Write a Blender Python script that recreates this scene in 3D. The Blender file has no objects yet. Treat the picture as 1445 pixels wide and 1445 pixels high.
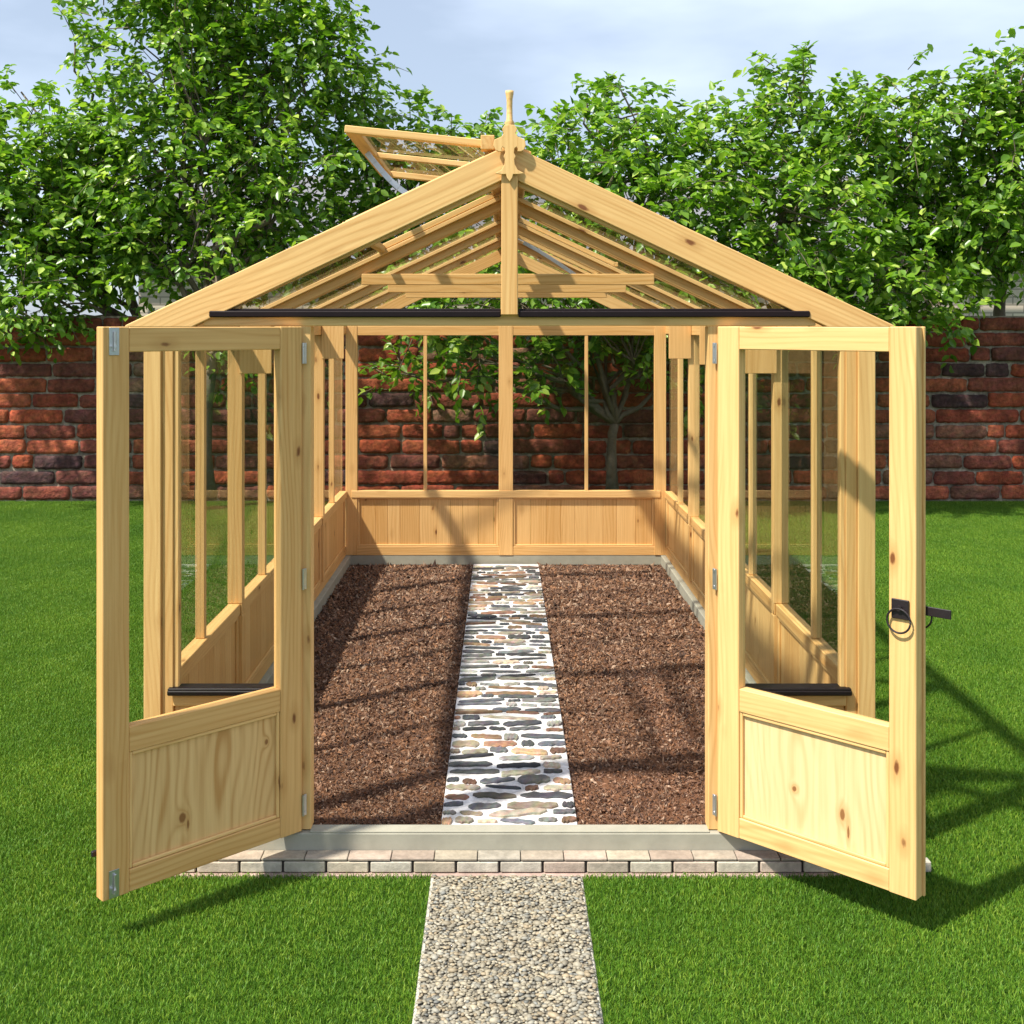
import bpy, bmesh, math, random
import numpy as np
from mathutils import Vector, Matrix
R = math.radians
random.seed(7); rng = np.random.default_rng(11)
S = bpy.context.scene
C = S.collection
# ------------------------------------------------------------------ camera
CAMZ = 1.864; CAMY = -4.0
cam = bpy.data.objects.new('camera', bpy.data.cameras.new('camera')); C.objects.link(cam)
cam.location = (0, CAMY, CAMZ); cam.rotation_euler = (R(90), 0, 0)
cam.data.sensor_width = 36; cam.data.lens = 36*1628/1445
cam.data.shift_x = 0.009; cam.data.shift_y = -0.1817
cam.data.clip_start = 0.05; cam.data.clip_end = 2000
S.camera = cam
# ------------------------------------------------------------------ light
SUN_EL = R(56); SX, SY = -0.82, -0.57
SUN_ROT = math.atan2(SX, SY)
S.view_settings.view_transform = 'Standard'; S.view_settings.look = 'None'
S.view_settings.exposure = 0.60; S.view_settings.gamma = 1
w = bpy.data.worlds.new('World'); S.world = w; w.use_nodes = True
nt = w.node_tree; nt.nodes.clear()
def N(nt, typ, **kw):
    n = nt.nodes.new(typ)
    for k, v in kw.items():
        if k.startswith('i_'):
            key = k[2:].replace('_', ' ')
            n.inputs[int(key) if key.isdigit() else key].default_value = v
        else: setattr(n, k, v)
    return n
out = N(nt, 'ShaderNodeOutputWorld'); bg = N(nt, 'ShaderNodeBackground'); bg.inputs['Strength'].default_value = 0.078
sky = N(nt, 'ShaderNodeTexSky', sky_type='NISHITA', sun_disc=False, sun_elevation=SUN_EL, sun_rotation=SUN_ROT, altitude=0, air_density=1.0, dust_density=1.2, ozone_density=1.2)
tc = N(nt, 'ShaderNodeTexCoord'); mp = N(nt, 'ShaderNodeMapping'); mp.inputs['Scale'].default_value = (1.3, 1.3, 4.2); mp.inputs['Location'].default_value = (0.35, 0.1, 0.3)
nz = N(nt, 'ShaderNodeTexNoise', i_Scale=2.0, i_Detail=5.0, i_Roughness=0.5)
cr = N(nt, 'ShaderNodeMapRange', i_1=0.40, i_2=0.72, i_3=0.42, i_4=1.0)
mx = N(nt, 'ShaderNodeMix', data_type='RGBA'); mx.inputs[7].default_value = (8.2, 9.5, 11.6, 1)
L = nt.links.new
L(tc.outputs['Generated'], mp.inputs['Vector']); L(mp.outputs[0], nz.inputs['Vector']); L(nz.outputs[0], cr.inputs[0])
L(cr.outputs[0], mx.inputs[0]); L(sky.outputs[0], mx.inputs[6]); L(mx.outputs[2], bg.inputs[0]); L(bg.outputs[0], out.inputs[0])
sl = bpy.data.lights.new('sun', 'SUN'); sl.energy = 5.0; sl.angle = R(1.8); sl.color = (1, 0.955, 0.86)
so = bpy.data.objects.new('sun', sl); C.objects.link(so)
sd = Vector((SX*math.cos(SUN_EL), SY*math.cos(SUN_EL), math.sin(SUN_EL)))
so.rotation_euler = sd.to_track_quat('Z', 'Y').to_euler(); so.location = sd*20

# ------------------------------------------------------------------ materials
def mat(name):
    m = bpy.data.materials.new(name); m.use_nodes = True
    t = m.node_tree; b = t.nodes['Principled BSDF']; return m, t, b
def ramp(t, stops, interp='LINEAR'):
    n = t.nodes.new('ShaderNodeValToRGB'); e = n.color_ramp.elements; n.color_ramp.interpolation = interp
    while len(e) > 1: e.remove(e[-1])
    e[0].position = stops[0][0]; e[0].color = (*stops[0][1], 1)
    for p, c in stops[1:]:
        x = e.new(p); x.color = (*c, 1)
    return n
def mixc(t, fac, a, b, bt='MIX'):
    n = t.nodes.new('ShaderNodeMix'); n.data_type = 'RGBA'; n.blend_type = bt
    for sock, v in ((0, fac), (6, a), (7, b)):
        if isinstance(v, bpy.types.NodeSocket): t.links.new(v, n.inputs[sock])
        elif sock == 0: n.inputs[0].default_value = v
        else: n.inputs[sock].default_value = (*v, 1)
    return n.outputs[2]
def mathn(t, op, a, b=0.0, c=None):
    n = t.nodes.new('ShaderNodeMath'); n.operation = op
    for i, v in enumerate((a, b) if c is None else (a, b, c)):
        if isinstance(v, bpy.types.NodeSocket): t.links.new(v, n.inputs[i])
        else: n.inputs[i].default_value = v
    return n.outputs[0]
def mapped(t, vec, scale, loc=(0, 0, 0)):
    n = t.nodes.new('ShaderNodeMapping'); n.inputs['Scale'].default_value = scale; n.inputs['Location'].default_value = loc
    t.links.new(vec, n.inputs[0]); return n.outputs[0]
def noise(t, vec, s, d=3, r=0.55, dist=0.0):
    n = t.nodes.new('ShaderNodeTexNoise'); n.inputs['Scale'].default_value = s; n.inputs['Detail'].default_value = d
    n.inputs['Roughness'].default_value = r; n.inputs['Distortion'].default_value = dist
    t.links.new(vec, n.inputs['Vector']); return n.outputs[0]
def attr(t, name, out='Vector'):
    n = t.nodes.new('ShaderNodeAttribute'); n.attribute_name = name; return n.outputs[out]
def bump(t, b, h, strength, dist=0.01):
    n = t.nodes.new('ShaderNodeBump'); n.inputs['Strength'].default_value = strength; n.inputs['Distance'].default_value = dist
    t.links.new(h, n.inputs['Height']); t.links.new(n.outputs[0], b.inputs['Normal'])
def mrange(t, v, a, b, c, d):
    n = t.nodes.new('ShaderNodeMapRange'); t.links.new(v, n.inputs[0])
    for i, x in enumerate((a, b, c, d)): n.inputs[i+1].default_value = x
    return n.outputs[0]

def pine(name, light=(0.84, 0.545, 0.222), dark=(0.55, 0.27, 0.075), knots=0.5, ring=0.5, ks=1.0, rf=330.0, wf=75.0, spots=()):
    m, t, b = mat(name)
    g = attr(t, 'gc'); tone = attr(t, 'tone', 'Fac')
    fine = noise(t, mapped(t, g, (2.2, 75, 75)), 1.0, 4, 0.6)
    broad = noise(t, mapped(t, g, (0.9, 9, 9)), 1.0, 3, 0.5)
    warp = noise(t, mapped(t, g, (0.7, 3.2, 3.2)), 1.0, 2, 0.5)
    sep = t.nodes.new('ShaderNodeSeparateXYZ'); t.links.new(g, sep.inputs[0])
    yz = mathn(t, 'ADD', sep.outputs[1], mathn(t, 'MULTIPLY', sep.outputs[2], 0.8))
    ph = mathn(t, 'ADD', mathn(t, 'MULTIPLY', yz, rf), mathn(t, 'MULTIPLY', warp, wf))
    sd_ = []
    for (kx, ky, kr, kl) in spots:
        vs_ = mapped(t, g, (1/(kr*kl), 1/kr, 0), (-kx/(kr*kl), -ky/kr, 0))
        ln_ = t.nodes.new('ShaderNodeVectorMath'); ln_.operation = 'LENGTH'; t.links.new(vs_, ln_.inputs[0]); sd_.append(ln_.outputs['Value'])
        ph = mathn(t, 'ADD', ph, mathn(t, 'DIVIDE', 26.0, mathn(t, 'ADD', mathn(t, 'POWER', ln_.outputs['Value'], 2.0), 1.5)))
    rings = mathn(t, 'MULTIPLY_ADD', mathn(t, 'SINE', ph), 0.5, 0.5)
    rings = mathn(t, 'POWER', rings, 2.5)
    rings = mathn(t, 'MULTIPLY', rings, mrange(t, broad, 0.35, 0.65, 0.15, 1.0))
    f = mathn(t, 'ADD', mathn(t, 'MULTIPLY', rings, ring), mathn(t, 'MULTIPLY', mathn(t, 'SUBTRACT', fine, 0.42), 1.0))
    f = mathn(t, 'ADD', f, mathn(t, 'MULTIPLY', tone, 0.55))
    f.node.use_clamp = True
    c = mixc(t, f, light, dark)
    # knots
    v = t.nodes.new('ShaderNodeTexVoronoi'); v.inputs['Scale'].default_value = 1.0; v.inputs['Randomness'].default_value = 1.0
    kn = noise(t, mapped(t, g, (30, 60, 60)), 1, 2)
    kv = t.nodes.new('ShaderNodeVectorMath'); kv.operation = 'MULTIPLY_ADD'
    t.links.new(mapped(t, g, (3.4*ks, 9.5*ks, 9.5*ks)), kv.inputs[0]); kv.inputs[1].default_value = (1, 1, 1)
    t.links.new(g, kv.inputs[2])
    t.links.new(kv.outputs[0], v.inputs['Vector'])
    sepc = t.nodes.new('ShaderNodeSeparateColor'); t.links.new(v.outputs['Color'], sepc.inputs[0])
    gate = mathn(t, 'GREATER_THAN', sepc.outputs[0], 1.0-knots)
    d = mathn(t, 'ADD', v.outputs['Distance'], mathn(t, 'MULTIPLY', mathn(t, 'SUBTRACT', kn, 0.5), 0.10))
    core = mrange(t, d, 0.06, 0.11, 1.0, 0.0); halo = mrange(t, d, 0.08, 0.30, 1.0, 0.0)
    c = mixc(t, mathn(t, 'MULTIPLY', mathn(t, 'MULTIPLY', halo, gate), 0.6), c, (0.50, 0.25, 0.075))
    c = mixc(t, mathn(t, 'MULTIPLY', mathn(t, 'MULTIPLY', core, gate), 1.0), c, (0.20, 0.07, 0.02))
    for d_ in sd_:
        dd = mathn(t, 'ADD', d_, mathn(t, 'MULTIPLY', mathn(t, 'SUBTRACT', kn, 0.5), 0.9))
        c = mixc(t, mathn(t, 'MULTIPLY', mrange(t, dd, 1.0, 3.2, 1.0, 0.0), 0.55), c, (0.52, 0.27, 0.085))
        c = mixc(t, mathn(t, 'MULTIPLY', mrange(t, dd, 0.75, 1.15, 1.0, 0.0), 0.9), c, (0.25, 0.10, 0.03))
    t.links.new(c, b.inputs['Base Color'])
    t.links.new(mrange(t, fine, 0.3, 0.7, 0.62, 0.48), b.inputs['Roughness'])
    b.inputs['Specular IOR Level'].default_value = 0.35
    bump(t, b, mathn(t, 'ADD', fine, mathn(t, 'MULTIPLY', rings, 0.4)), 0.35, 0.0012)
    return m
M_PINE = pine('pine', knots=0.55, ring=0.36)
M_PANEL = pine('pine_panel', light=(0.82, 0.56, 0.27), dark=(0.58, 0.33, 0.12), knots=0.46, ring=0.72, ks=.66, rf=170.0, wf=110.0)
M_DOORL = pine('door_panel_pine_shaded', light=(0.82, 0.54, 0.235), dark=(0.54, 0.28, 0.09), knots=0.0, ring=0.75, rf=150.0, wf=95.0, spots=((-.080, .085, .0125, 1.3), (.085, -.225, .006, 1.5), (-.105, .065, .004, 4.0)))  # left panel: shade on that leaf put into a darker base colour
M_DOORR = pine('door_panel_pine_sunlit', light=(0.84, 0.59, 0.30), dark=(0.60, 0.35, 0.13), knots=0.0, ring=0.45, rf=150.0, wf=95.0, spots=((-.030, -.065, .0075, 1.2), (-.065, .105, .009, 2.0), (-.115, .125, .004, 5.0)))  # right panel: same pine, sunlight put into a paler base colour
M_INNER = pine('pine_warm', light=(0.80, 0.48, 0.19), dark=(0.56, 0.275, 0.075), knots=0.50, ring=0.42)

def simple(name, col, rough=0.5, metal=0.0, nscale=30, var=0.25, bstr=0.2, bdist=0.002, spec=0.5):
    m, t, b = mat(name)
    o = t.nodes.new('ShaderNodeTexCoord').outputs['Object']
    n = noise(t, o, nscale, 5, 0.6)
    c = mixc(t, n, tuple(x*(1-var) for x in col), tuple(min(1, x*(1+var)) for x in col))
    t.links.new(c, b.inputs['Base Color']); b.inputs['Roughness'].default_value = rough; b.inputs['Metallic'].default_value = metal
    b.inputs['Specular IOR Level'].default_value = spec
    if bstr: bump(t, b, n, bstr, bdist)
    return m
M_IRON = simple('black_iron', (0.016, 0.010, 0.012), 0.45, 0.0, 60, 0.4, 0.3, 0.001)
M_DRIP = simple('black_drip', (0.010, 0.005, 0.006), 0.5, 0.0, 20, 0.3, 0.05, 0.002, 0.2)
M_STEEL = simple('galvanised_steel', (0.52, 0.53, 0.56), 0.35, 0.9, 40, 0.2, 0.1)
M_CONC = simple('concrete', (0.34, 0.32, 0.25), 0.85, 0, 14, 0.22, 0.4, 0.003)
M_EDGE = simple('pale_mortar', (0.50, 0.46, 0.40), 0.9, 0, 60, 0.12, 0.5, 0.004)
M_BARK = simple('bark', (0.16, 0.125, 0.085), 0.9, 0, 25, 0.45, 0.8, 0.01)
M_ROOF = simple('grey_tiles', (0.17, 0.165, 0.18), 0.8, 0, 3, 0.3, 0.3)

def vcol(name, rough=0.8, nscale=40, var=0.25, bstr=0.5, bdist=0.004, spec=0.3):
    m, t, b = mat(name)
    o = t.nodes.new('ShaderNodeTexCoord').outputs['Object']
    n = noise(t, o, nscale, 6, 0.65); n2 = noise(t, o, nscale*0.22, 3, 0.6)
    k = mathn(t, 'MULTIPLY', mrange(t, n, 0.25, 0.75, 1-var, 1+var), mrange(t, n2, 0.3, 0.7, 1-var*0.8, 1+var*0.8))
    vm = t.nodes.new('ShaderNodeVectorMath'); vm.operation = 'SCALE'
    t.links.new(attr(t, 'col', 'Color'), vm.inputs[0]); t.links.new(k, vm.inputs['Scale'])
    t.links.new(vm.outputs[0], b.inputs['Base Color']); b.inputs['Roughness'].default_value = rough
    b.inputs['Specular IOR Level'].default_value = spec
    bump(t, b, n, bstr, bdist); return m
M_BRICK = vcol('old_red_brick', 0.92, 26, 0.55, 1.0, 0.02)
M_SETT = vcol('pale_brick', 0.9, 45, 0.25, 0.7, 0.004)
M_STONE = vcol('slate_stone', 0.75, 30, 0.4, 0.5, 0.004)
M_PEB = vcol('pebble', 0.6, 50, 0.12, 0.1, 0.001, 0.4)
M_CHIP = vcol('bark_chip', 0.85, 60, 0.3, 0.3, 0.002)
M_HOUSE = None
def brickmat(name, c1, c2, mort, bw, bh):
    m, t, b = mat(name); o = t.nodes.new('ShaderNodeTexCoord').outputs['Object']
    sep = t.nodes.new('ShaderNodeSeparateXYZ'); t.links.new(o, sep.inputs[0])
    cb = t.nodes.new('ShaderNodeCombineXYZ'); t.links.new(sep.outputs[0], cb.inputs[0]); t.links.new(sep.outputs[2], cb.inputs[1])
    n = t.nodes.new('ShaderNodeTexBrick'); t.links.new(cb.outputs[0], n.inputs[0])
    n.inputs['Color1'].default_value = (*c1, 1); n.inputs['Color2'].default_value = (*c2, 1); n.inputs['Mortar'].default_value = (*mort, 1)
    n.inputs['Scale'].default_value = 1; n.inputs['Mortar Size'].default_value = 0.012; n.inputs['Brick Width'].default_value = bw; n.inputs['Row Height'].default_value = bh
    t.links.new(n.outputs[0], b.inputs['Base Color']); b.inputs['Roughness'].default_value = 0.9
    return m
M_HOUSE = brickmat('cream_brick', (0.62, 0.52, 0.40), (0.52, 0.42, 0.34), (0.30, 0.25, 0.2), 0.36, 0.13)

m, t, b = mat('glass'); M_GLASS = m
t.nodes.remove(b)
tr = N(t, 'ShaderNodeBsdfTransparent'); tr.inputs[0].default_value = (0.945, 0.955, 0.945, 1)
gl = N(t, 'ShaderNodeBsdfGlossy'); gl.inputs['Roughness'].default_value = 0.0; gl.inputs[0].default_value = (0.9, 0.9, 0.9, 1)
fr = N(t, 'ShaderNodeFresnel', i_IOR=1.3); ms = N(t, 'ShaderNodeMixShader')
bf = N(t, 'ShaderNodeNewGeometry'); fk = mathn(t, 'MULTIPLY', fr.outputs[0], mathn(t, 'SUBTRACT', 1.0, bf.outputs['Backfacing']))
t.links.new(fk, ms.inputs[0]); t.links.new(tr.outputs[0], ms.inputs[1]); t.links.new(gl.outputs[0], ms.inputs[2])
t.links.new(ms.outputs[0], t.nodes['Material Output'].inputs[0])

M_GLASS3 = M_GLASS.copy(); M_GLASS3.name = 'roof_glass'
for n_ in M_GLASS3.node_tree.nodes:
    if n_.type == 'FRESNEL': n_.inputs[0].default_value = 1.03
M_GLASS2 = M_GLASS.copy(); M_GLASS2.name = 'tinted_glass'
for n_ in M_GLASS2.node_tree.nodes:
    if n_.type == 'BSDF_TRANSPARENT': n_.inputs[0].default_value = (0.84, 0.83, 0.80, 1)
def leafmat(name, a, bcol, yel, transl=0.3, rough=0.38):
    m, t, b = mat(name)
    r = attr(t, 'rnd', 'Fac')
    rp = ramp(t, [(0.0, a), (0.6, bcol), (1.0, yel)]); t.links.new(r, rp.inputs[0])
    t.links.new(rp.outputs[0], b.inputs['Base Color']); b.inputs['Roughness'].default_value = rough; b.inputs['Specular IOR Level'].default_value = 0.5
    tl = N(t, 'ShaderNodeBsdfTranslucent'); t.links.new(mixc(t, 1.0, rp.outputs[0], (1.25, 1.45, 0.55), 'MULTIPLY'), tl.inputs[0])
    ms = N(t, 'ShaderNodeMixShader'); ms.inputs[0].default_value = transl
    t.links.new(b.outputs[0], ms.inputs[1]); t.links.new(tl.outputs[0], ms.inputs[2])
    t.links.new(ms.outputs[0], t.nodes['Material Output'].inputs[0]); return m
M_LEAF = leafmat('leaf', (0.075, 0.170, 0.018), (0.180, 0.330, 0.030), (0.46, 0.58, 0.10), .38, .34)
M_LEAF2 = leafmat('leaf_far', (0.035, 0.09, 0.02), (0.06, 0.15, 0.028), (0.12, 0.22, 0.04))

# grass
m, t, b = mat('grass_blade'); M_GRASS = m
gp = N(t, 'ShaderNodeNewGeometry').outputs['Position']
n1 = noise(t, gp, 1.3, 4, 0.65); n2 = noise(t, gp, 34, 3, 0.65)
r = attr(t, 'rnd', 'Fac')
f = mathn(t, 'ADD', mathn(t, 'MULTIPLY', r, 0.55), mathn(t, 'MULTIPLY', n2, 0.45))
rp = ramp(t, [(0.15, (0.060, 0.16, 0.010)), (0.5, (0.14, 0.28, 0.018)), (0.85, (0.32, 0.42, 0.045))]); t.links.new(f, rp.inputs[0])
c = mixc(t, mrange(t, n1, 0.35, 0.65, 0.0, 0.6), rp.outputs[0], (0.06, 0.165, 0.012))
t.links.new(c, b.inputs['Base Color']); b.inputs['Roughness'].default_value = 0.55; b.inputs['Specular IOR Level'].default_value = 0.3
tl = N(t, 'ShaderNodeBsdfTranslucent'); t.links.new(c, tl.inputs[0]); ms = N(t, 'ShaderNodeMixShader'); ms.inputs[0].default_value = 0.25
t.links.new(b.outputs[0], ms.inputs[1]); t.links.new(tl.outputs[0], ms.inputs[2]); t.links.new(ms.outputs[0], t.nodes['Material Output'].inputs[0])
m, t, b = mat('turf'); M_TURF = m
o = t.nodes.new('ShaderNodeTexCoord').outputs['Object']; n = noise(t, o, 18, 5, 0.7)
rp = ramp(t, [(0.3, (0.025, 0.055, 0.010)), (0.7, (0.06, 0.13, 0.015))]); t.links.new(n, rp.inputs[0]); t.links.new(rp.outputs[0], b.inputs['Base Color']); b.inputs['Roughness'].default_value = 0.95
b.inputs['Specular IOR Level'].default_value = 0.1
M_SOIL = simple('soil', (0.16, 0.075, 0.040), 0.95, 0, 45, 0.6, 1.0, 0.02, 0.15)

# ------------------------------------------------------------------ helpers
def tag(o, label=None, cat=None, group=None, kind=None):
    if label: o['label'] = label
    if cat: o['category'] = cat
    if group: o['group'] = group
    if kind: o['kind'] = kind
    return o
def empty(name, loc=(0, 0, 0)):
    o = bpy.data.objects.new(name, None); C.objects.link(o); o.location = loc; o.empty_display_size = 0.2; return o
# chamfered box topology
_cv = []; _idx = {}
for sx in (-1, 1):
    for sy in (-1, 1):
        for sz in (-1, 1):
            for ax in range(3):
                _idx[(sx, sy, sz, ax)] = len(_cv); _cv.append(((sx, sy, sz), ax))
_cf = []
for ax in range(3):
    for s in (-1, 1):
        o1, o2 = [(i) for i in range(3) if i != ax]
        q = []
        for a, b_ in ((-1, -1), (1, -1), (1, 1), (-1, 1)):
            k = [0, 0, 0]; k[ax] = s; k[o1] = a; k[o2] = b_; q.append(_idx[(*k, ax)])
        _cf.append(q)
for ax in range(3):
    o1, o2 = [i for i in range(3) if i != ax]
    for a in (-1, 1):
        for b_ in (-1, 1):
            k = [0, 0, 0]; k[o1] = a; k[o2] = b_; k0 = list(k); k1 = list(k); k0[ax] = -1; k1[ax] = 1
            _cf.append([_idx[(*k0, o1)], _idx[(*k1, o1)], _idx[(*k1, o2)], _idx[(*k0, o2)]])
for sx in (-1, 1):
    for sy in (-1, 1):
        for sz in (-1, 1): _cf.append([_idx[(sx, sy, sz, a)] for a in range(3)])
def _cbox(half, c):
    vs = []
    for (s, ax) in _cv:
        p = [s[i]*(half[i]-(0 if i == ax else c)) for i in range(3)]; vs.append(Vector(p))
    fs = []
    for f in _cf:
        n = (vs[f[1]]-vs[f[0]]).cross(vs[f[2]]-vs[f[0]]); ctr = sum((vs[i] for i in f), Vector())/len(f)
        fs.append(f if n.dot(ctr) > 0 else f[::-1])
    return vs, fs
class MB:
    def __init__(s): s.v = []; s.f = []; s.g = []; s.t = []; s.c = []
    def box(s, x0, x1, y0, y1, z0, z1, grain=None, ch=0.0025, tone=None, col=(0.5, 0.5, 0.5), off=None):
        a, b_ = Vector((x0, y0, z0)), Vector((x1, y1, z1)); ctr = (a+b_)/2; half = (b_-a)/2; half = Vector([abs(x) for x in half])
        if grain is None: grain = max(range(3), key=lambda i: half[i])
        ch = min(ch, min(half)*0.45)
        vs, fs = _cbox(half, ch); n0 = len(s.v); off = Vector((random.uniform(0, 40), random.uniform(0, 20), random.uniform(0, 20))) if off is None else Vector(off)
        order = [grain]+[i for i in range(3) if i != grain]; tn = random.random() if tone is None else tone
        for p in vs:
            s.v.append(p+ctr); s.g.append(Vector([p[i] for i in order])+off); s.t.append(tn); s.c.append(col)
        s.f += [[i+n0 for i in f] for f in fs]; return s
    def bar(s, p0, p1, wy, wz, ch=0.0025, tone=None, col=(0.5, 0.5, 0.5), up=(0, 0, 1)):
        p0, p1 = Vector(p0), Vector(p1); d = p1-p0; ln = d.length; x = d.normalized(); y = Vector(up).cross(x).normalized(); z = x.cross(y)
        ch = min(ch, min(ln, wy, wz)*0.22)
        vs, fs = _cbox((ln/2, wy/2, wz/2), ch); n0 = len(s.v); off = Vector((random.uniform(0, 40), random.uniform(0, 20), random.uniform(0, 20))); m = (p0+p1)/2
        tn = random.random() if tone is None else tone
        for p in vs:
            s.v.append(m+x*p[0]+y*p[1]+z*p[2]); s.g.append(p+off); s.t.append(tn); s.c.append(col)
        s.f += [[i+n0 for i in f] for f in fs]; return s
    def prism(s, pts, y0, y1, gdir=(1, 0), tone=None, col=(0.5, 0.5, 0.5)):
        # pts (x,z) polygon extruded along y
        g = Vector(gdir).normalized(); h = Vector((-g[1], g[0])); off = Vector((random.uniform(0, 40), random.uniform(0, 20), random.uniform(0, 20)))
        tn = random.random() if tone is None else tone; n0 = len(s.v); k = len(pts)
        area = sum(pts[i][0]*pts[(i+1) % k][1]-pts[(i+1) % k][0]*pts[i][1] for i in range(k))
        if area < 0: pts = pts[::-1]
        for y in (y0, y1):
            for (x, z) in pts:
                q = Vector((x, z)); s.v.append(Vector((x, y, z))); s.g.append(Vector((q.dot(g), q.dot(h), y))+off); s.t.append(tn); s.c.append(col)
        s.f.append([n0+i for i in range(k)]); s.f.append([n0+k+i for i in range(k)][::-1])
        for i in range(k):
            j = (i+1) % k; s.f.append([n0+j, n0+i, n0+k+i, n0+k+j])
        return s
    def tube(s, pts, rad, seg=10, tone=0.5, col=(0.5, 0.5, 0.5), cap=True, closed=False):
        n0 = len(s.v); pts = [Vector(p) for p in pts]; k = len(pts)
        if not hasattr(rad, '__len__'): rad = [rad]*k
        ref = Vector((0, 0, 1)); run = 0
        for i, p in enumerate(pts):
            if closed: d = pts[(i+1) % k]-pts[i-1]
            else: d = pts[min(i+1, k-1)]-pts[max(i-1, 0)]
            d.normalize(); a = d.cross(ref)
            if a.length < 1e-3: a = d.cross(Vector((0, 1, 0)))
            a.normalize(); b_ = d.cross(a)
            for j in range(seg):
                th = 2*math.pi*j/seg; q = p+(a*math.cos(th)+b_*math.sin(th))*rad[i]
                s.v.append(q); s.g.append(q); s.t.append(tone); s.c.append(col)
        for i in range(k if closed else k-1):
            for j in range(seg):
                j2 = (j+1) % seg; i2 = (i+1) % k
                s.f.append([n0+i*seg+j, n0+i*seg+j2, n0+i2*seg+j2, n0+i2*seg+j])
        if cap and not closed:
            s.f.append([n0+j for j in range(seg)][::-1]); s.f.append([n0+(k-1)*seg+j for j in range(seg)])
        return s
    def build(s, name, material, parent=None, smooth=False, bevel=0):
        me = bpy.data.meshes.new(name); me.from_pydata([tuple(p) for p in s.v], [], s.f); me.update()
        a = me.attributes.new('gc', 'FLOAT_VECTOR', 'POINT'); a.data.foreach_set('vector', np.array([tuple(p) for p in s.g], dtype=np.float32).ravel())
        a = me.attributes.new('tone', 'FLOAT', 'POINT'); a.data.foreach_set('value', np.array(s.t, dtype=np.float32))
        a = me.attributes.new('col', 'FLOAT_COLOR', 'POINT'); a.data.foreach_set('color', np.array([(*c[:3], 1) for c in s.c], dtype=np.float32).ravel())
        me.materials.append(material)
        if smooth: me.polygons.foreach_set('use_smooth', [True]*len(me.polygons))
        o = bpy.data.objects.new(name, me); C.objects.link(o)
        if parent: o.parent = parent
        if bevel:
            md = o.modifiers.new('b', 'BEVEL'); md.width = bevel; md.segments = 2; md.limit_method = 'ANGLE'
        return o
def npmesh(name, V, F, material, attrs=(), parent=None, smooth=True):
    """V (n,3); F list of (m,k) int arrays"""
    me = bpy.data.meshes.new(name); nl = sum(f.size for f in F); npoly = sum(len(f) for f in F)
    me.vertices.add(len(V)); me.vertices.foreach_set('co', V.astype(np.float32).ravel())
    me.loops.add(nl); me.loops.foreach_set('vertex_index', np.concatenate([f.ravel() for f in F]).astype(np.int32))
    me.polygons.add(npoly); tot = np.concatenate([np.full(len(f), f.shape[1]) for f in F]).astype(np.int32)
    me.polygons.foreach_set('loop_start', np.concatenate([[0], np.cumsum(tot)[:-1]]).astype(np.int32))
    me.polygons.foreach_set('use_smooth', np.full(npoly, smooth))
    me.update(calc_edges=True)
    for n_, kind, dat in attrs:
        a = me.attributes.new(n_, kind, 'POINT')
        a.data.foreach_set({'FLOAT': 'value', 'FLOAT_COLOR': 'color'}[kind], dat.astype(np.float32).ravel())
    me.materials.append(material); me.validate()
    o = bpy.data.objects.new(name, me); C.objects.link(o)
    if parent: o.parent = parent
    return o

# ------------------------------------------------------------------ dimensions
GX = 0.0235                 # greenhouse axis
W = 1.268; ZB = 0.115; ZE = 1.864; SL = 0.471; APX = ZE+0.627; LEN = 4.85; BAY = 1.2
PATH_W = 0.248
WALLY = 8.24

# ------------------------------------------------------------------ ground
def sheet(name, x0, x1, y0, y1, z, material, kind='structure', n=1):
    me = bpy.data.meshes.new(name); me.from_pydata([(x0, y0, z), (x1, y0, z), (x1, y1, z), (x0, y1, z)], [], [(0, 1, 2, 3)]); me.materials.append(material)
    o = bpy.data.objects.new(name, me); C.objects.link(o); o['kind'] = kind; return o
sheet('ground', -400, 400, -200, 800, -0.004, M_TURF)

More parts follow.
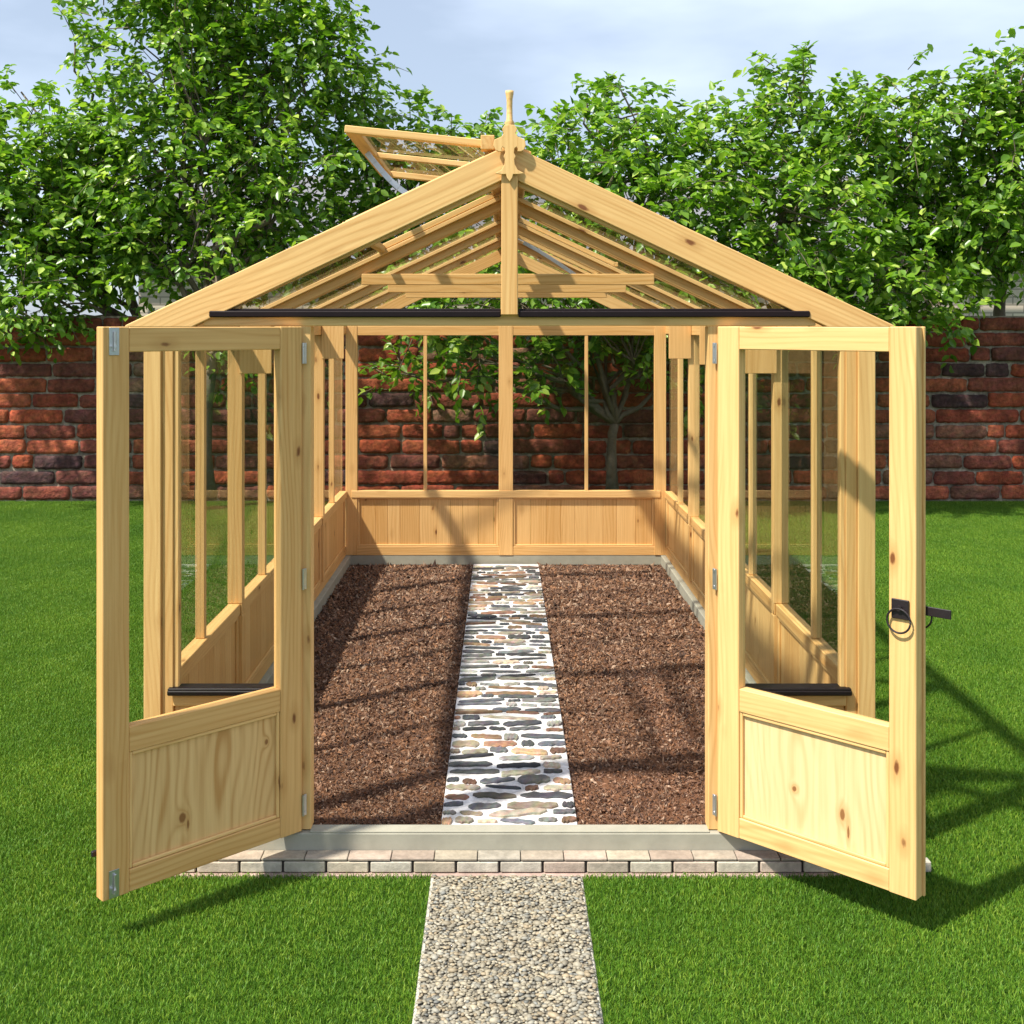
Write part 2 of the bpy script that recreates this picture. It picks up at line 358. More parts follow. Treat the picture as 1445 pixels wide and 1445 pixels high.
# grass: one object; its mesh holds one turf patch and the points where the patch is repeated
def make_grass():
    P = 0.25; nb = 3000
    bx = rng.uniform(-P/2, P/2, nb); by = rng.uniform(-P/2, P/2, nb)
    ang = rng.uniform(0, 2*np.pi, nb); h = rng.uniform(0.008, 0.019, nb); wd = rng.uniform(0.0010, 0.0019, nb)
    lean = rng.uniform(0.1, 0.9, nb)*h; la = rng.uniform(0, 2*np.pi, nb)
    V = np.zeros((nb, 5, 3)); dx = np.cos(ang)*wd; dy = np.sin(ang)*wd; lx = np.cos(la)*lean; ly = np.sin(la)*lean
    V[:, 0] = np.stack([bx-dx, by-dy, 0*h], 1); V[:, 1] = np.stack([bx+dx, by+dy, 0*h], 1)
    V[:, 2] = np.stack([bx+dx*.8+lx*.4, by+dy*.8+ly*.4, h*.6], 1); V[:, 3] = np.stack([bx-dx*.8+lx*.4, by-dy*.8+ly*.4, h*.6], 1)
    V[:, 4] = np.stack([bx+lx, by+ly, h], 1)
    I = np.arange(nb)[:, None]*5
    F4 = I+np.array([[0, 1, 2, 3]]); F3 = I+np.array([[3, 2, 4]])
    pts = []
    def fill(x0, x1, y0, y1):
        nx = max(1, round((x1-x0)/P)); ny = max(1, round((y1-y0)/P)); 
        for i in range(nx):
            for j in range(ny): pts.append((x0+(i+.5)*(x1-x0)/nx, y0+(j+.5)*(y1-y0)/ny, 0))
    gl_, gr_ = GX-W-0.05, GX+W+0.05; pl, pr = GX-0.267, GX+0.247
    fill(-7.0, pl, -2.0, -0.10); fill(pr, 7.0, -2.0, -0.10)
    fill(-7.0, gl_, -0.10, LEN+.08); fill(gr_, 7.0, -0.10, LEN+.08)
    fill(-7.0, 7.0, LEN+.08, WALLY-0.02)
    pts = np.array(pts); npnt = len(pts)
    V = np.concatenate([V.reshape(-1, 3), pts]); rnd = np.concatenate([np.repeat(rng.random(nb), 5), rng.random(npnt)])
    isp = np.concatenate([np.zeros(nb*5), np.ones(npnt)]); rot = np.concatenate([np.zeros(nb*5), rng.integers(0, 4, npnt)*np.pi/2])
    o = npmesh('grass', V, [F4, F3], M_GRASS, [('rnd', 'FLOAT', rnd), ('isp', 'FLOAT', isp), ('rot', 'FLOAT', rot)], smooth=False)
    g = bpy.data.node_groups.new('grass_repeat', 'GeometryNodeTree')
    g.interface.new_socket('Geometry', in_out='INPUT', socket_type='NodeSocketGeometry'); g.interface.new_socket('Geometry', in_out='OUTPUT', socket_type='NodeSocketGeometry')
    n = g.nodes; l = g.links.new
    gi = n.new('NodeGroupInput'); go = n.new('NodeGroupOutput')
    na = n.new('GeometryNodeInputNamedAttribute'); na.data_type = 'FLOAT'; na.inputs[0].default_value = 'isp'
    cmp = n.new('FunctionNodeCompare'); cmp.data_type = 'FLOAT'; cmp.operation = 'GREATER_THAN'; cmp.inputs[1].default_value = 0.5
    sp = n.new('GeometryNodeSeparateGeometry'); sp.domain = 'POINT'
    l(na.outputs[0], cmp.inputs[0]); l(gi.outputs[0], sp.inputs[0]); l(cmp.outputs[0], sp.inputs[1])
    m2p = n.new('GeometryNodeMeshToPoints'); l(sp.outputs[0], m2p.inputs[0])
    iop = n.new('GeometryNodeInstanceOnPoints'); l(m2p.outputs[0], iop.inputs['Points']); l(sp.outputs[1], iop.inputs['Instance'])
    nr = n.new('GeometryNodeInputNamedAttribute'); nr.data_type = 'FLOAT'; nr.inputs[0].default_value = 'rot'
    cx = n.new('ShaderNodeCombineXYZ'); l(nr.outputs[0], cx.inputs[2]); l(cx.outputs[0], iop.inputs['Rotation'])
    l(iop.outputs[0], go.inputs[0])
    md = o.modifiers.new('repeat', 'NODES'); md.node_group = g
    tag(o, 'short mown green lawn around the greenhouse and path', 'grass', kind='stuff')
make_grass()

# gravel path in front
def ico():
    bm = bmesh.new(); bmesh.ops.create_icosphere(bm, subdivisions=1, radius=1); v = np.array([tuple(x.co) for x in bm.verts]); f = np.array([[q.index for q in p.verts] for p in bm.faces]); bm.free(); return v, f
IV, IF = ico()
mb = MB(); PX = GX-.010; mb.box(PX-0.256, PX+0.256, -3.2, -0.10, -0.05, 0.004, ch=0.004); p = mb.build('path', M_EDGE); tag(p, kind='structure')
M_GRIT = simple('grit', (0.13, 0.115, 0.09), 0.95, 0, 300, 0.5, 0.8, 0.004)
MB().box(PX-0.246, PX+0.246, -3.2, -0.108, -0.02, 0.0075, ch=0).build('path_bed', M_GRIT, p)
def rots(n):
    a = rng.normal(size=(n, 4)); a /= np.linalg.norm(a, axis=1)[:, None]; w_, x, y, z = a.T
    return np.stack([np.stack([1-2*(y*y+z*z), 2*(x*y-z*w_), 2*(x*z+y*w_)], 1), np.stack([2*(x*y+z*w_), 1-2*(x*x+z*z), 2*(y*z-x*w_)], 1), np.stack([2*(x*z-y*w_), 2*(y*z+x*w_), 1-2*(x*x+y*y)], 1)], 1)
def pebbles():
    x0, x1, y0, y1 = PX-0.246, PX+0.246, -2.2, -0.112; s = 0.0104; pts = []
    ny = int((y1-y0)/s); nx = int((x1-x0)/(s*1.15))
    for j in range(ny):
        for i in range(nx): pts.append((x0+(i+.5*(j % 2)+.25)*(x1-x0)/nx, y0+(j+.5)*(y1-y0)/ny))
    pts = np.array(pts); n = len(pts); pts += rng.normal(0, s*.28, (n, 2)); pts[:, 0] = np.clip(pts[:, 0], x0, x1)
    rad = rng.lognormal(math.log(0.0064), 0.25, n); sc = np.stack([rad*rng.uniform(.95, 1.75, n), rad*rng.uniform(.75, 1.1, n), rad*rng.uniform(.4, .65, n)], 1)
    th = rng.normal(0, .7, n); c, s_ = np.cos(th), np.sin(th)
    V = IV[None]*sc[:, None]*(1+rng.normal(0, .05, (n, len(IV), 1)))
    X = V[..., 0]*c[:, None]-V[..., 1]*s_[:, None]; Y = V[..., 0]*s_[:, None]+V[..., 1]*c[:, None]
    z = rng.uniform(0.008, 0.014, n)
    V = np.stack([X+pts[:, :1], Y+pts[:, 1:2], V[..., 2]+z[:, None]], 2)
    pal = np.array([(0.48, 0.44, 0.36), (0.43, 0.39, 0.31), (0.39, 0.38, 0.34), (0.52, 0.46, 0.35), (0.46, 0.38, 0.27), (0.29, 0.30, 0.295), (0.55, 0.51, 0.43)])
    ci = rng.choice(len(pal), n, p=[.26, .2, .18, .12, .09, .06, .09]); col = pal[ci]*rng.uniform(.42, .78, (n, 1))*np.array([1.04, 1.0, .90])
    col = np.concatenate([np.repeat(col[:, None], len(IV), 1), np.ones((n, len(IV), 1))], 2)
    F = (np.arange(n)[:, None, None]*len(IV)+IF[None]).reshape(-1, 3)
    o = npmesh('gravel', V.reshape(-1, 3), [F], M_PEB, [('col', 'FLOAT_COLOR', col)])
    tag(o, 'small rounded grey and beige pebbles set in the path', 'gravel', kind='stuff')
pebbles()

# soil beds
def soil():
    nx, ny = 120, 240; x = np.linspace(GX-W+.06, GX+W-.06, nx); y = np.linspace(0.0, LEN-.06, ny); X, Y = np.meshgrid(x, y)
    Z = 0.040+rng.normal(0, .0035, X.shape)+.005*np.sin(X*9+1.3*np.sin(Y*4))*np.sin(Y*7)
    Z[np.abs(X-GX) < PATH_W+.02] = 0.03
    V = np.stack([X, Y, Z], 2).reshape(-1, 3); i = (np.arange(ny-1)[:, None]*nx+np.arange(nx-1)[None]).ravel()
    F = np.stack([i, i+1, i+nx+1, i+nx], 1); o = npmesh('soil', V, [F], M_SOIL); tag(o, kind='structure')
    n = 85000; yy = rng.random(n)**1.35*(LEN-.15)+.04; xx = rng.uniform(PATH_W+.004, W-.09, n)*rng.choice([-1, 1], n)+GX
    base = np.array([(1, 0, 0), (-1, 0, 0), (0, 1, 0), (0, -1, 0), (0, 0, 1), (0, 0, -1)], float)
    Fo = np.array([(0, 2, 4), (2, 1, 4), (1, 3, 4), (3, 0, 4), (2, 0, 5), (1, 2, 5), (3, 1, 5), (0, 3, 5)])
    k = (0.0040+yy*0.0014)*rng.lognormal(0, .35, n); sc = np.stack([k*rng.uniform(.8, 1.9, n), k*rng.uniform(.5, .9, n), k*rng.uniform(.25, .6, n)], 1)
    V = base[None]*sc[:, None]*(1+rng.normal(0, .15, (n, 6, 1))); V = np.einsum('nij,nkj->nki', rots(n), V)
    V += np.stack([xx, yy, rng.uniform(.040, .054, n)], 1)[:, None]
    pal = np.array([(0.20, 0.105, 0.062), (0.13, 0.068, 0.044), (0.30, 0.185, 0.12), (0.25, 0.12, 0.06), (0.08, 0.045, 0.032), (0.38, 0.26, 0.18)])
    col = pal[rng.choice(6, n, p=[.3, .24, .14, .14, .13, .05])]*rng.uniform(.75, 1.2, (n, 1)); col = np.concatenate([np.repeat(col[:, None], 6, 1), np.ones((n, 6, 1))], 2)
    F = (np.arange(n)[:, None, None]*6+Fo[None]).reshape(-1, 3)
    o = npmesh('bark_mulch', V.reshape(-1, 3), [F], M_CHIP, [('col', 'FLOAT_COLOR', col)], smooth=False)
    tag(o, 'loose reddish brown bark mulch filling the beds inside the greenhouse', 'mulch', kind='stuff')
soil()

# stone path inside
def stone_path():
    mb = MB(); mb.box(GX-PATH_W, GX+PATH_W, 0.03, LEN-.09, 0.0, 0.056, ch=0.003, col=(0.66, 0.62, 0.60))
    pal = [(0.07, 0.073, 0.08), (0.11, 0.105, 0.095), (0.14, 0.12, 0.09), (0.20, 0.125, 0.075), (0.045, 0.045, 0.048), (0.16, 0.15, 0.13), (0.24, 0.19, 0.14), (0.12, 0.065, 0.042), (0.06, 0.06, 0.06)]
    y = 0.07
    while y < LEN-.14:
        rh = random.uniform(.040, .080)
        x = -PATH_W+random.uniform(-.10, .015)
        while x < PATH_W:
            ln = random.choice([random.uniform(.05, .1), random.uniform(.1, .19), random.uniform(.17, .26)])
            hh = rh*random.uniform(.20, .52); cy = y+random.uniform(-.010, .010); a0 = random.uniform(-.08, .08)
            x0, x1 = max(x, -PATH_W+.001), min(x+ln, PATH_W-.001)
            if x1-x0 > .025:
                k = 9; up = []; dn = []
                for i in range(k):
                    tt = i/(k-1); xx = x0+(x1-x0)*tt; e = min(1, min(tt, 1-tt)*7+random.uniform(.02, .75))
                    sk = a0*(tt-.5)*(x1-x0)*3
                    up.append((xx, cy+sk+hh*e*random.uniform(.6, 1.15))); dn.append((xx, cy+sk-hh*e*random.uniform(.6, 1.15)))
                poly = dn+up[::-1]; n0 = len(mb.v); m_ = len(poly); cx_ = (x0+x1)/2; col = random.choice(pal); f_ = random.choice([.8, 1.0, 1.3, 1.8, 2.3]); col = tuple(c*f_ for c in col)
                hgt = random.uniform(.0615, .067)
                for lev, (z, s_) in enumerate(((.050, 1.0), (hgt-.003, .985), (hgt, .93))):
                    for (px, py) in poly:
                        q = Vector((GX+cx_+(px-cx_)*s_, cy+(py-cy)*(s_ if lev < 2 else .82), z+random.uniform(-.001, .001)*(lev == 2)))
                        mb.v.append(q); mb.g.append(q); mb.t.append(.5); mb.c.append(tuple(c*random.uniform(.85, 1.15) for c in col))
                for lev in range(2):
                    for i in range(m_):
                        j = (i+1) % m_; mb.f.append([n0+lev*m_+i, n0+lev*m_+j, n0+(lev+1)*m_+j, n0+(lev+1)*m_+i])
                for i in range(k-1):   # top as quads between the two long edges
                    a_, b_ = n0+2*m_+i, n0+2*m_+i+1; c_, d_ = n0+2*m_+m_-1-i-1, n0+2*m_+m_-1-i
                    mb.f.append([a_, b_, c_, d_])
            x += ln+random.uniform(.006, .022)
        y += rh+random.uniform(.004, .022)
    o = mb.build('stone_path', M_STONE); tag(o, kind='structure')
stone_path()

# ------------------------------------------------------------------ garden wall
def rounded_brick(mb_, x0, x1, y0, y1, z0, z1, col, amp=.008, nx=5, nz=3, round_=.02):
    """front, top and ends of an irregular brick; faces -y"""
    V = []; n0 = len(mb_.v)
    xs = np.linspace(x0, x1, nx); zs = np.linspace(z0, z1, nz)
    for i, x in enumerate(xs):
        for j, z in enumerate(zs):
            e = (i in (0, nx-1)) or (j in (0, nz-1))
            dx = random.uniform(-amp, amp); dz = random.uniform(-amp, amp)*.8
            y = y0+random.uniform(-amp, amp)*.7+(round_*.6 if e else 0)
            if (i in (0, nx-1)) and (j in (0, nz-1)): y += round_*.5; dx += amp*1.2*(1 if i == 0 else -1); dz += amp*(1 if j == 0 else -1)
            V.append((x+dx, y, z+dz))
    for p in V: mb_.v.append(Vector(p)); mb_.g.append(Vector(p)); mb_.t.append(.5); mb_.c.append(tuple(c*random.uniform(.88, 1.12) for c in col))
    for i in range(nx-1):
        for j in range(nz-1):
            a = n0+i*nz+j; mb_.f.append([a, a+nz, a+nz+1, a+1])
    ring = [i*nz for i in range(nx)]+[(nx-1)*nz+j for j in range(1, nz)]+[i*nz+nz-1 for i in range(nx-2, -1, -1)]+[j for j in range(nz-2, 0, -1)]
    b0 = len(mb_.v)
    for r_ in ring:
        p = V[r_]; q = Vector((p[0], y1, p[2])); mb_.v.append(q); mb_.g.append(q); mb_.t.append(.5); mb_.c.append(col)
    k = len(ring)
    for i in range(k):
        j = (i+1) % k; mb_.f.append([n0+ring[j], n0+ring[i], b0+i, b0+j])
def garden_wall():
    root = empty('garden_wall', (0, WALLY, 0)); tag(root, 'tall old red brick wall with rough pale mortar running behind the lawn', 'wall')
    X0, X1 = -10.0, 10.0; H = 1.99; ch = 0.163
    core = MB().box(X0, X1, 0.055, 0.33, -0.1, H-.02, ch=0, col=(0.36, 0.30, 0.235)); 
    # undulating mortar face
    nx, nz = 500, 60; xs = np.linspace(X0, X1, nx); zs = np.linspace(-.05, H-.02, nz); X, Z = np.meshgrid(xs, zs)
    Y = 0.034+rng.normal(0, .004, X.shape); V = np.stack([X, Y, Z], 2).reshape(-1, 3); i = (np.arange(nz-1)[:, None]*nx+np.arange(nx-1)[None]).ravel()
    F = np.stack([i, i+1, i+nx+1, i+nx], 1); cols = np.tile(np.array([.33, .27, .20, 1.0]), (len(V), 1)); cols[:, :3] *= rng.uniform(.75, 1.15, (len(V), 1))
    npmesh('mortar', V, [F], M_BRICK, [('col', 'FLOAT_COLOR', cols)], parent=root)
    core.build('wall_core', M_BRICK, root)
    pal = [(0.33, 0.075, 0.033), (0.27, 0.062, 0.032), (0.36, 0.095, 0.045), (0.22, 0.062, 0.038), (0.16, 0.055, 0.04), (0.09, 0.045, 0.042), (0.22, 0.09, 0.055), (0.25, 0.13, 0.085)]
    mbk = MB(); z = 0.022; row = 0
    while z < H-.04:
        x = X0-random.uniform(0, .4)
        while x < X1:
            ln = random.choice([random.uniform(.40, .62)]*4+[random.uniform(.18, .28), random.uniform(.7, .95)])
            col = random.choices(pal, [5, 5, 4, 4, 3, 1.6, 2.5, 1.5])[0]; f_ = random.uniform(.85, 1.15)
            g = random.uniform(.010, .016)
            dz = random.uniform(-.006, .006)
            top = z+ch-.022+dz+random.uniform(-.006, .006)
            rounded_brick(mbk, x+g, x+ln-g, random.uniform(-.010, .008), .06, z+dz, min(top, H), tuple(c*f_ for c in col), amp=.0068, nx=max(4, int(ln/.04)), nz=6, round_=.016)
            x += ln
        z += ch; row += 1
    mbk.build('bricks', M_BRICK, root, smooth=True)
garden_wall()

# ------------------------------------------------------------------ house beyond
def house():
    root = empty('brick_building', (3.0, 15, 0)); tag(root, 'cream brick building with a grey roof glimpsed through the trees', 'building')
    MB().box(-9, 12, 0, 6, 0, 3.05, ch=0).build('wall', M_HOUSE, root)
    m_ = MB(); m_.bar((-9.3, -.25, 2.95), (-9.3, 3.0, 4.55), .1, .1)
    rf = MB(); 
    for k in range(14):
        y0, z0 = -.3+k*.24, 2.98+k*.125; rf.bar((-9.3, y0+.15, z0+.05), (12.3, y0+.15, z0+.05), .30, .05, ch=.005, up=(0, -.46, .89))
    rf.build('roof', M_ROOF, root)
    g_ = MB(); g_.tube([(-9.3, -.36, 2.93), (12.3, -.36, 2.93)], .055); g_.build('gutter', M_STEEL, root)
house()

# ------------------------------------------------------------------ greenhouse
G = empty('greenhouse', (GX, 0, 0))
tag(G, 'natural pine greenhouse with open double doors, glazed walls and raised roof vent', 'greenhouse')
# base
mb = MB(); mb.box(-W-.03, W+.03, -.022, .05, .04, ZB, ch=.004); mb.box(-W-.03, W+.03, LEN-.05, LEN+.04, .04, ZB, ch=.004)
mb.box(-W-.03, -W+.085, .05, LEN-.05, .04, ZB, ch=.004); mb.box(W-.085, W+.03, .05, LEN-.05, .04, ZB, ch=.004)
base = mb.build('concrete_base', M_CONC, G)
MB().box(-.69, .69, -.02, .035, ZB, ZB+.005, ch=.001).build('threshold', M_CONC, base)
# brick plinth
def plinth():
    mb = MB(); x = -W-.09; mcol = (0.05, 0.04, 0.035)
    mb.box(-W-.085, W+.085, -.078, .04, -.03, .050, ch=0, col=mcol); mb.box(-W-.085, -W+.03, .04, LEN+.08, -.03, .05, ch=0, col=mcol); mb.box(W-.03, W+.085, .04, LEN+.08, -.03, .05, ch=0, col=mcol)
    mb.box(-W-.03, W+.03, LEN, LEN+.08, -.03, .05, ch=0, col=mcol)
    pal = [(0.47, 0.40, 0.30), (0.43, 0.36, 0.28), (0.50, 0.44, 0.34), (0.42, 0.33, 0.26), (0.46, 0.41, 0.33)]
    while x < W+.05:
        f_ = random.uniform(.85, 1.15); c = tuple(v*f_ for v in random.choice(pal))
        mb.box(x+.004, x+.143, -.088+random.uniform(-.002, .002), -.05, .010, .0455, ch=.003, col=c); f_ = random.uniform(.70, .95); c = tuple(v*f_ for v in random.choice(pal)); mb.box(x+.074, min(x+.218, W+.085), -.087+random.uniform(-.001, .001), -.0235, .0495, .0575+random.uniform(-.0005, .0005), ch=.002, col=c); x += .147
    for sg in (-1, 1):
        y = -.02
        while y < LEN+.05:
            f_ = random.uniform(.85, 1.15); c = tuple(v*f_ for v in random.choice(pal))
            xa, xb = sorted((sg*(W+.03), sg*(W+.092))); mb.box(xa, xb, y+.003, y+.144, .010, .056, ch=.006, col=c); y += .147
    mb.box(-W-.085, W+.085, -.100, -.05, -.03, .007, ch=.003, col=(0.42, 0.30, 0.25))
    mb.build('brick_plinth', M_SETT, G)
plinth()
ZS = 0.60    # top of the dwarf panels
def boards(name, a, b, z0, z1, axis, pos, th, parent, m=M_PANEL):
    """vertical tongue and groove boards between a and b"""
    mb = MB(); x = a
    while x < b-.001:
        wd = min(random.uniform(.085, .15), b-x)
        if b-(x+wd) < .03: wd = b-x
        tn = random.uniform(0, 1)
        if axis == 'x': mb.box(x+.0006, x+wd-.0006, pos-th/2, pos+th/2, z0, z1, grain=2, ch=.0018, tone=tn)
        else: mb.box(pos-th/2, pos+th/2, x+.0006, x+wd-.0006, z0, z1, grain=2, ch=.0018, tone=tn)
        x += wd
    return mb.build(name, m, parent)
def pane(parent, x0, x1, y0, y1, z0, z1, name='window_pane', m=None):
    return MB().box(x0, x1, y0, y1, z0, z1, ch=0).build(name, m or M_GLASS, parent)
# front wall
fronts = {}
for s in (-1, 1):
    fw = MB(); a, b_ = sorted((s*.762, s*(W-.10)))
    fw.box(a, b_, .004, .052, ZB, ZB+.06); fw.box(a, b_, .0, .055, ZS-.055, ZS-.004); fw.box(a, b_, .004, .052, 1.80, ZE-.002)
    fw.box(s*.762-.0 if s > 0 else -.782, .782 if s > 0 else -.762, .012, .045, ZS-.003, 1.80, tone=.3)
    a2, b2 = sorted((s*(W-.118), s*(W-.10))); fw.box(a2, b2, .012, .045, ZS-.003, 1.80, tone=.3)
    fronts[s] = fw.build('side_light', M_PINE, G)
for s in (-1, 1):
    front = fronts[s]; cp = MB(); a, b_ = sorted((s*(W-.060), s*W)); cp.box(a, b_, -.004, .060, ZB, ZE-.001, tone=.35)
    a, b_ = sorted((s*(W-.100), s*(W-.0605))); cp.box(a, b_, .006, .058, ZB, ZE-.001, tone=.65); cp.build('corner_post', M_PINE, front)
    a, b_ = sorted((s*.688, s*.7615)); MB().box(a, b_, -.002, .062, ZB+.003, ZE-.001, tone=.35).build('door_post', M_PINE, front)
    a, b_ = sorted((s*.7625, s*(W-.101))); boards('wall_panel', a, b_, ZB+.06, ZS-.055, 'x', .028, .018, front)
    a, b_ = sorted((s*.775, s*(W-.085)))
    d = MB(); d.box(a, b_, -.012, .05, ZS-.0035, ZS+.010, ch=.003); d.box(a, b_, -.018, -.004, ZS-.014, ZS+.003, ch=.003); d.build('drip_bar', M_DRIP, front)
    a, b_ = sorted((s*.783, s*(W-.119))); pane(front, a, b_, .026, .030, ZS+.017, 1.80)
# gable (front)
gf = MB().box(-1.06, 1.06, -.006, .056, ZE, ZE+.040, tone=.35); gable = gf.build('gable_beam', M_PINE, G)
for s in (-1, 1):
    pts = [(s*.001, APX), (s*1.327, ZE+.002), (s*1.327, ZE-.004), (s*1.098, ZE-.004), (s*.001, APX-.112)]
    MB().prism(pts, -.020, .030, gdir=(1, -s*SL), tone=.35+.2*(s > 0)).build('barge_board', M_PINE, gable, bevel=.003)
    MB().prism([(s*.03, APX-.125), (s*1.00, ZE+.058), (s*.97, ZE+.058), (s*.03, APX-.143)], .0, .03, gdir=(1, -s*SL), tone=.6).build('glazing_bead', M_PINE, gable)
    a, b_ = sorted((s*.030, s*1.036)); d = MB(); d.box(a, b_, -.014, .05, ZE+.0405, ZE+.060, ch=.003); d.box(a, b_, -.026, -.010, ZE+.030, ZE+.052, ch=.004); d.build('drip_bar', M_DRIP, gable)
    MB().prism([(s*.03, ZE+.061), (s*1.0, ZE+.061), (s*.03, APX-.125)], .034, .038).build('window_pane', M_GLASS3, gable)
MB().box(-.0285, .0285, -.034, .034, ZE+.038, APX-.105, tone=.7).build('king_post', M_PINE, gable)
# finial
half = [(0, .075), (.017, .074), (.026, .06), (.020, .045), (.028, .034), (.052, .024), (.056, .004), (.048, -.012), (.038, -.017), (.027, -.017), (.028, -.008), (.024, -.001), (.017, -.006), (.015, -.022), (.021, -.034), (.016, -.044), (.018, -.062), (.028, -.080), (.050, -.092), (.030, -.095), (.012, -.095), (.009, -.108), (0, -.120)]
zf = APX-.012; pts = [(x, zf+z) for x, z in half]+[(-x, zf+z) for x, z in half[-2:0:-1]]
fin = MB().prism(pts, -.046, -.0345, gdir=(0, 1), tone=.2).build('finial', M_PINE, gable, bevel=.0015)
sp = MB(); prof = [(.075, .012), (.088, .018), (.10, .011), (.14, .010), (.17, .0105), (.190, .014), (.200, .0145)]
sp.tube([(0, 0, zf+.04)]+[(0, 0, zf+z) for z, r_ in prof], [.016]+[r_ for z, r_ in prof], 12, tone=.3); sp.build('finial_spike', M_PINE, fin, smooth=True)
# rear wall
YR = LEN-.05
rw = MB()
rw.box(-W, W, YR-.002, LEN, ZB, ZB+.068); rw.box(-W+.09, W-.09, YR-.012, LEN, ZS-.045, ZS+.008); rw.box(-W+.09, W-.09, YR-.002, LEN, ZE-.072, ZE)
for s in (-1, 1):
    a, b_ = sorted((s*(W-.135), s*(W-.046))); rw.box(a, b_, YR-.006, LEN+.001, ZB+.001, ZE+.001, tone=.5)
rear = rw.build('rear_wall', M_INNER, G)
for s in (-1, 1):
    MB().box(s*.615-.013, s*.615+.013, YR, LEN-.01, ZS+.008, ZE-.072, tone=.4).build('glazing_bar', M_INNER, rear)
    a, b_ = sorted((s*.055, s*(W-.135))); boards('wall_panel', a, b_, ZB+.068, ZS-.045, 'x', YR+.024, .02, rear, M_INNER)
    fr_ = MB(); 
    for k_ in (a+.008, b_-.008): fr_.box(k_-.008, k_+.008, YR+.002, YR+.0135, ZB+.069, ZS-.046, tone=.1)
    fr_.box(a+.017, b_-.017, YR+.002, YR+.0135, ZB+.069, ZB+.081, tone=.1); fr_.box(a+.017, b_-.017, YR+.002, YR+.0135, ZS-.058, ZS-.046, tone=.1); fr_.build('panel_bead', M_INNER, rear)
    for (u, v_) in ((.056, .602), (.628, W-.136)):
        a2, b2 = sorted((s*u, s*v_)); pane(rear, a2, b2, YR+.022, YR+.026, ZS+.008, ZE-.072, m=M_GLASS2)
MB().box(-.054, .054, YR-.006, LEN+.001, ZB+.001, ZE+.001, tone=.4).build('post', M_INNER, rear)
# side walls
for s in (-1, 1):
    def bx(mb, xin, xout, y0, y1, z0, z1, **k):
        a, b_ = sorted((s*xin, s*xout)); mb.box(a, b_, y0, y1, z0, z1, **k)
    mt = M_PINE if s > 0 else M_INNER
    sw = MB(); bx(sw, W-.050, W-.001, .061, YR-.003, ZB, ZB+.066); bx(sw, W-.056, W, .061, YR-.007, ZS-.045, ZS+.006); bx(sw, W-.052, W-.002, .061, YR-.007, ZE-.060, ZE+.012)
    side = sw.build('side_wall', mt, G)
    ys = [.06+i*(YR-.06)/8 for i in range(9)]
    for i, y in enumerate(ys):
        if i in (0, 8): continue
        if i % 2 == 0:
            q = MB(); bx(q, W-.066, W+.001, y-.024, y+.024, ZB+.067, ZS-.046, tone=.5); bx(q, W-.066, W+.001, y-.024, y+.024, ZS+.007, ZE-.061, tone=.5); bx(q, W-.064, W-.0565, y-.023, y+.023, ZS-.0455, ZS+.0065, tone=.5); q.build('post', mt, side)
        else:
            q = MB(); bx(q, W-.046, W-.008, y-.015, y+.015, ZS+.007, ZE-.061, tone=.3); q.build('glazing_bar', mt, side)
    for i in range(8):
        g0 = ys[i]+(.025 if i % 2 == 0 else .016); g1 = ys[i+1]-(.016 if i % 2 == 0 else .025)
        q = MB(); bx(q, W-.030, W-.026, g0, g1, ZS+.007, ZE-.061, ch=0); q.build('window_pane', M_GLASS, side)
    for i in range(0, 8, 2):
        y0, y1 = ys[i]+.025, ys[i+2]-.025; boards('wall_panel', y0, y1, ZB+.067, ZS-.046, 'y', s*(W-.026), .02, side, mt)
        q = MB()
        for k_ in (y0+.008, y1-.008): bx(q, W-.049, W-.0365, k_-.008, k_+.008, ZB+.068, ZS-.047, tone=.1)
        bx(q, W-.049, W-.0365, y0+.017, y1-.017, ZB+.068, ZB+.082, tone=.1); bx(q, W-.049, W-.0365, y0+.017, y1-.017, ZS-.061, ZS-.047, tone=.1); q.build('panel_bead', mt, side)
# roof
RT = APX-.022
ridge = MB().box(-.016, .016, .031, LEN+.02, RT-.13, RT-.018).build('ridge_board', M_INNER, G)
cap = MB(); cap.bar((-.035, .03, RT+.012), (-.035, LEN+.03, RT+.012), .085, .02, up=(-.42, 0, .9)); cap.bar((.035, .03, RT+.012), (.035, LEN+.03, RT+.012), .085, .02, up=(.42, 0, .9)); cap.build('ridge_cap', M_PINE, ridge)
def rafter(y, wd, dep, parent, name, xmax=1.300, x0=.018, tone=None, m=M_INNER):
    for s in (-1, 1):
        pts = [(s*x0, RT-SL*x0), (s*xmax, RT-SL*xmax), (s*xmax, RT-SL*xmax-dep*.5), (s*(xmax-.05), RT-SL*(xmax-.05)-dep), (s*x0, RT-SL*x0-dep)]
        MB().prism(pts, y-wd/2, y+wd/2, gdir=(1, -s*SL), tone=tone).build(name, m, parent, bevel=.002)
ys = [.06+i*(YR-.06)/8 for i in range(9)]
for i in (2, 4, 6):
    y = ys[i]; q = MB().box(-.66, .66, y-.045, y-.0235, ZE+.185, ZE+.235, tone=.6); tr_ = q.build('collar_tie', M_INNER, G)
    rafter(y, .040, .064, tr_, 'rafter'); rafter(y-.031, .021, .020, tr_, 'rafter_batten', xmax=1.25, tone=.0)  # batten's palest tone paints the sunlit strip along the rafter top
    for s in (-1, 1):
        pts = [(s*(W-.055), ZE-.215), (s*(W-.20), ZE-.215), (s*(W-.20), ZE+.01), (s*(W-.055), ZE+.03)]
        MB().prism(pts, y-.040, y-.0245, gdir=(0, 1), tone=.4).build('gusset', M_INNER, tr_, bevel=.002)
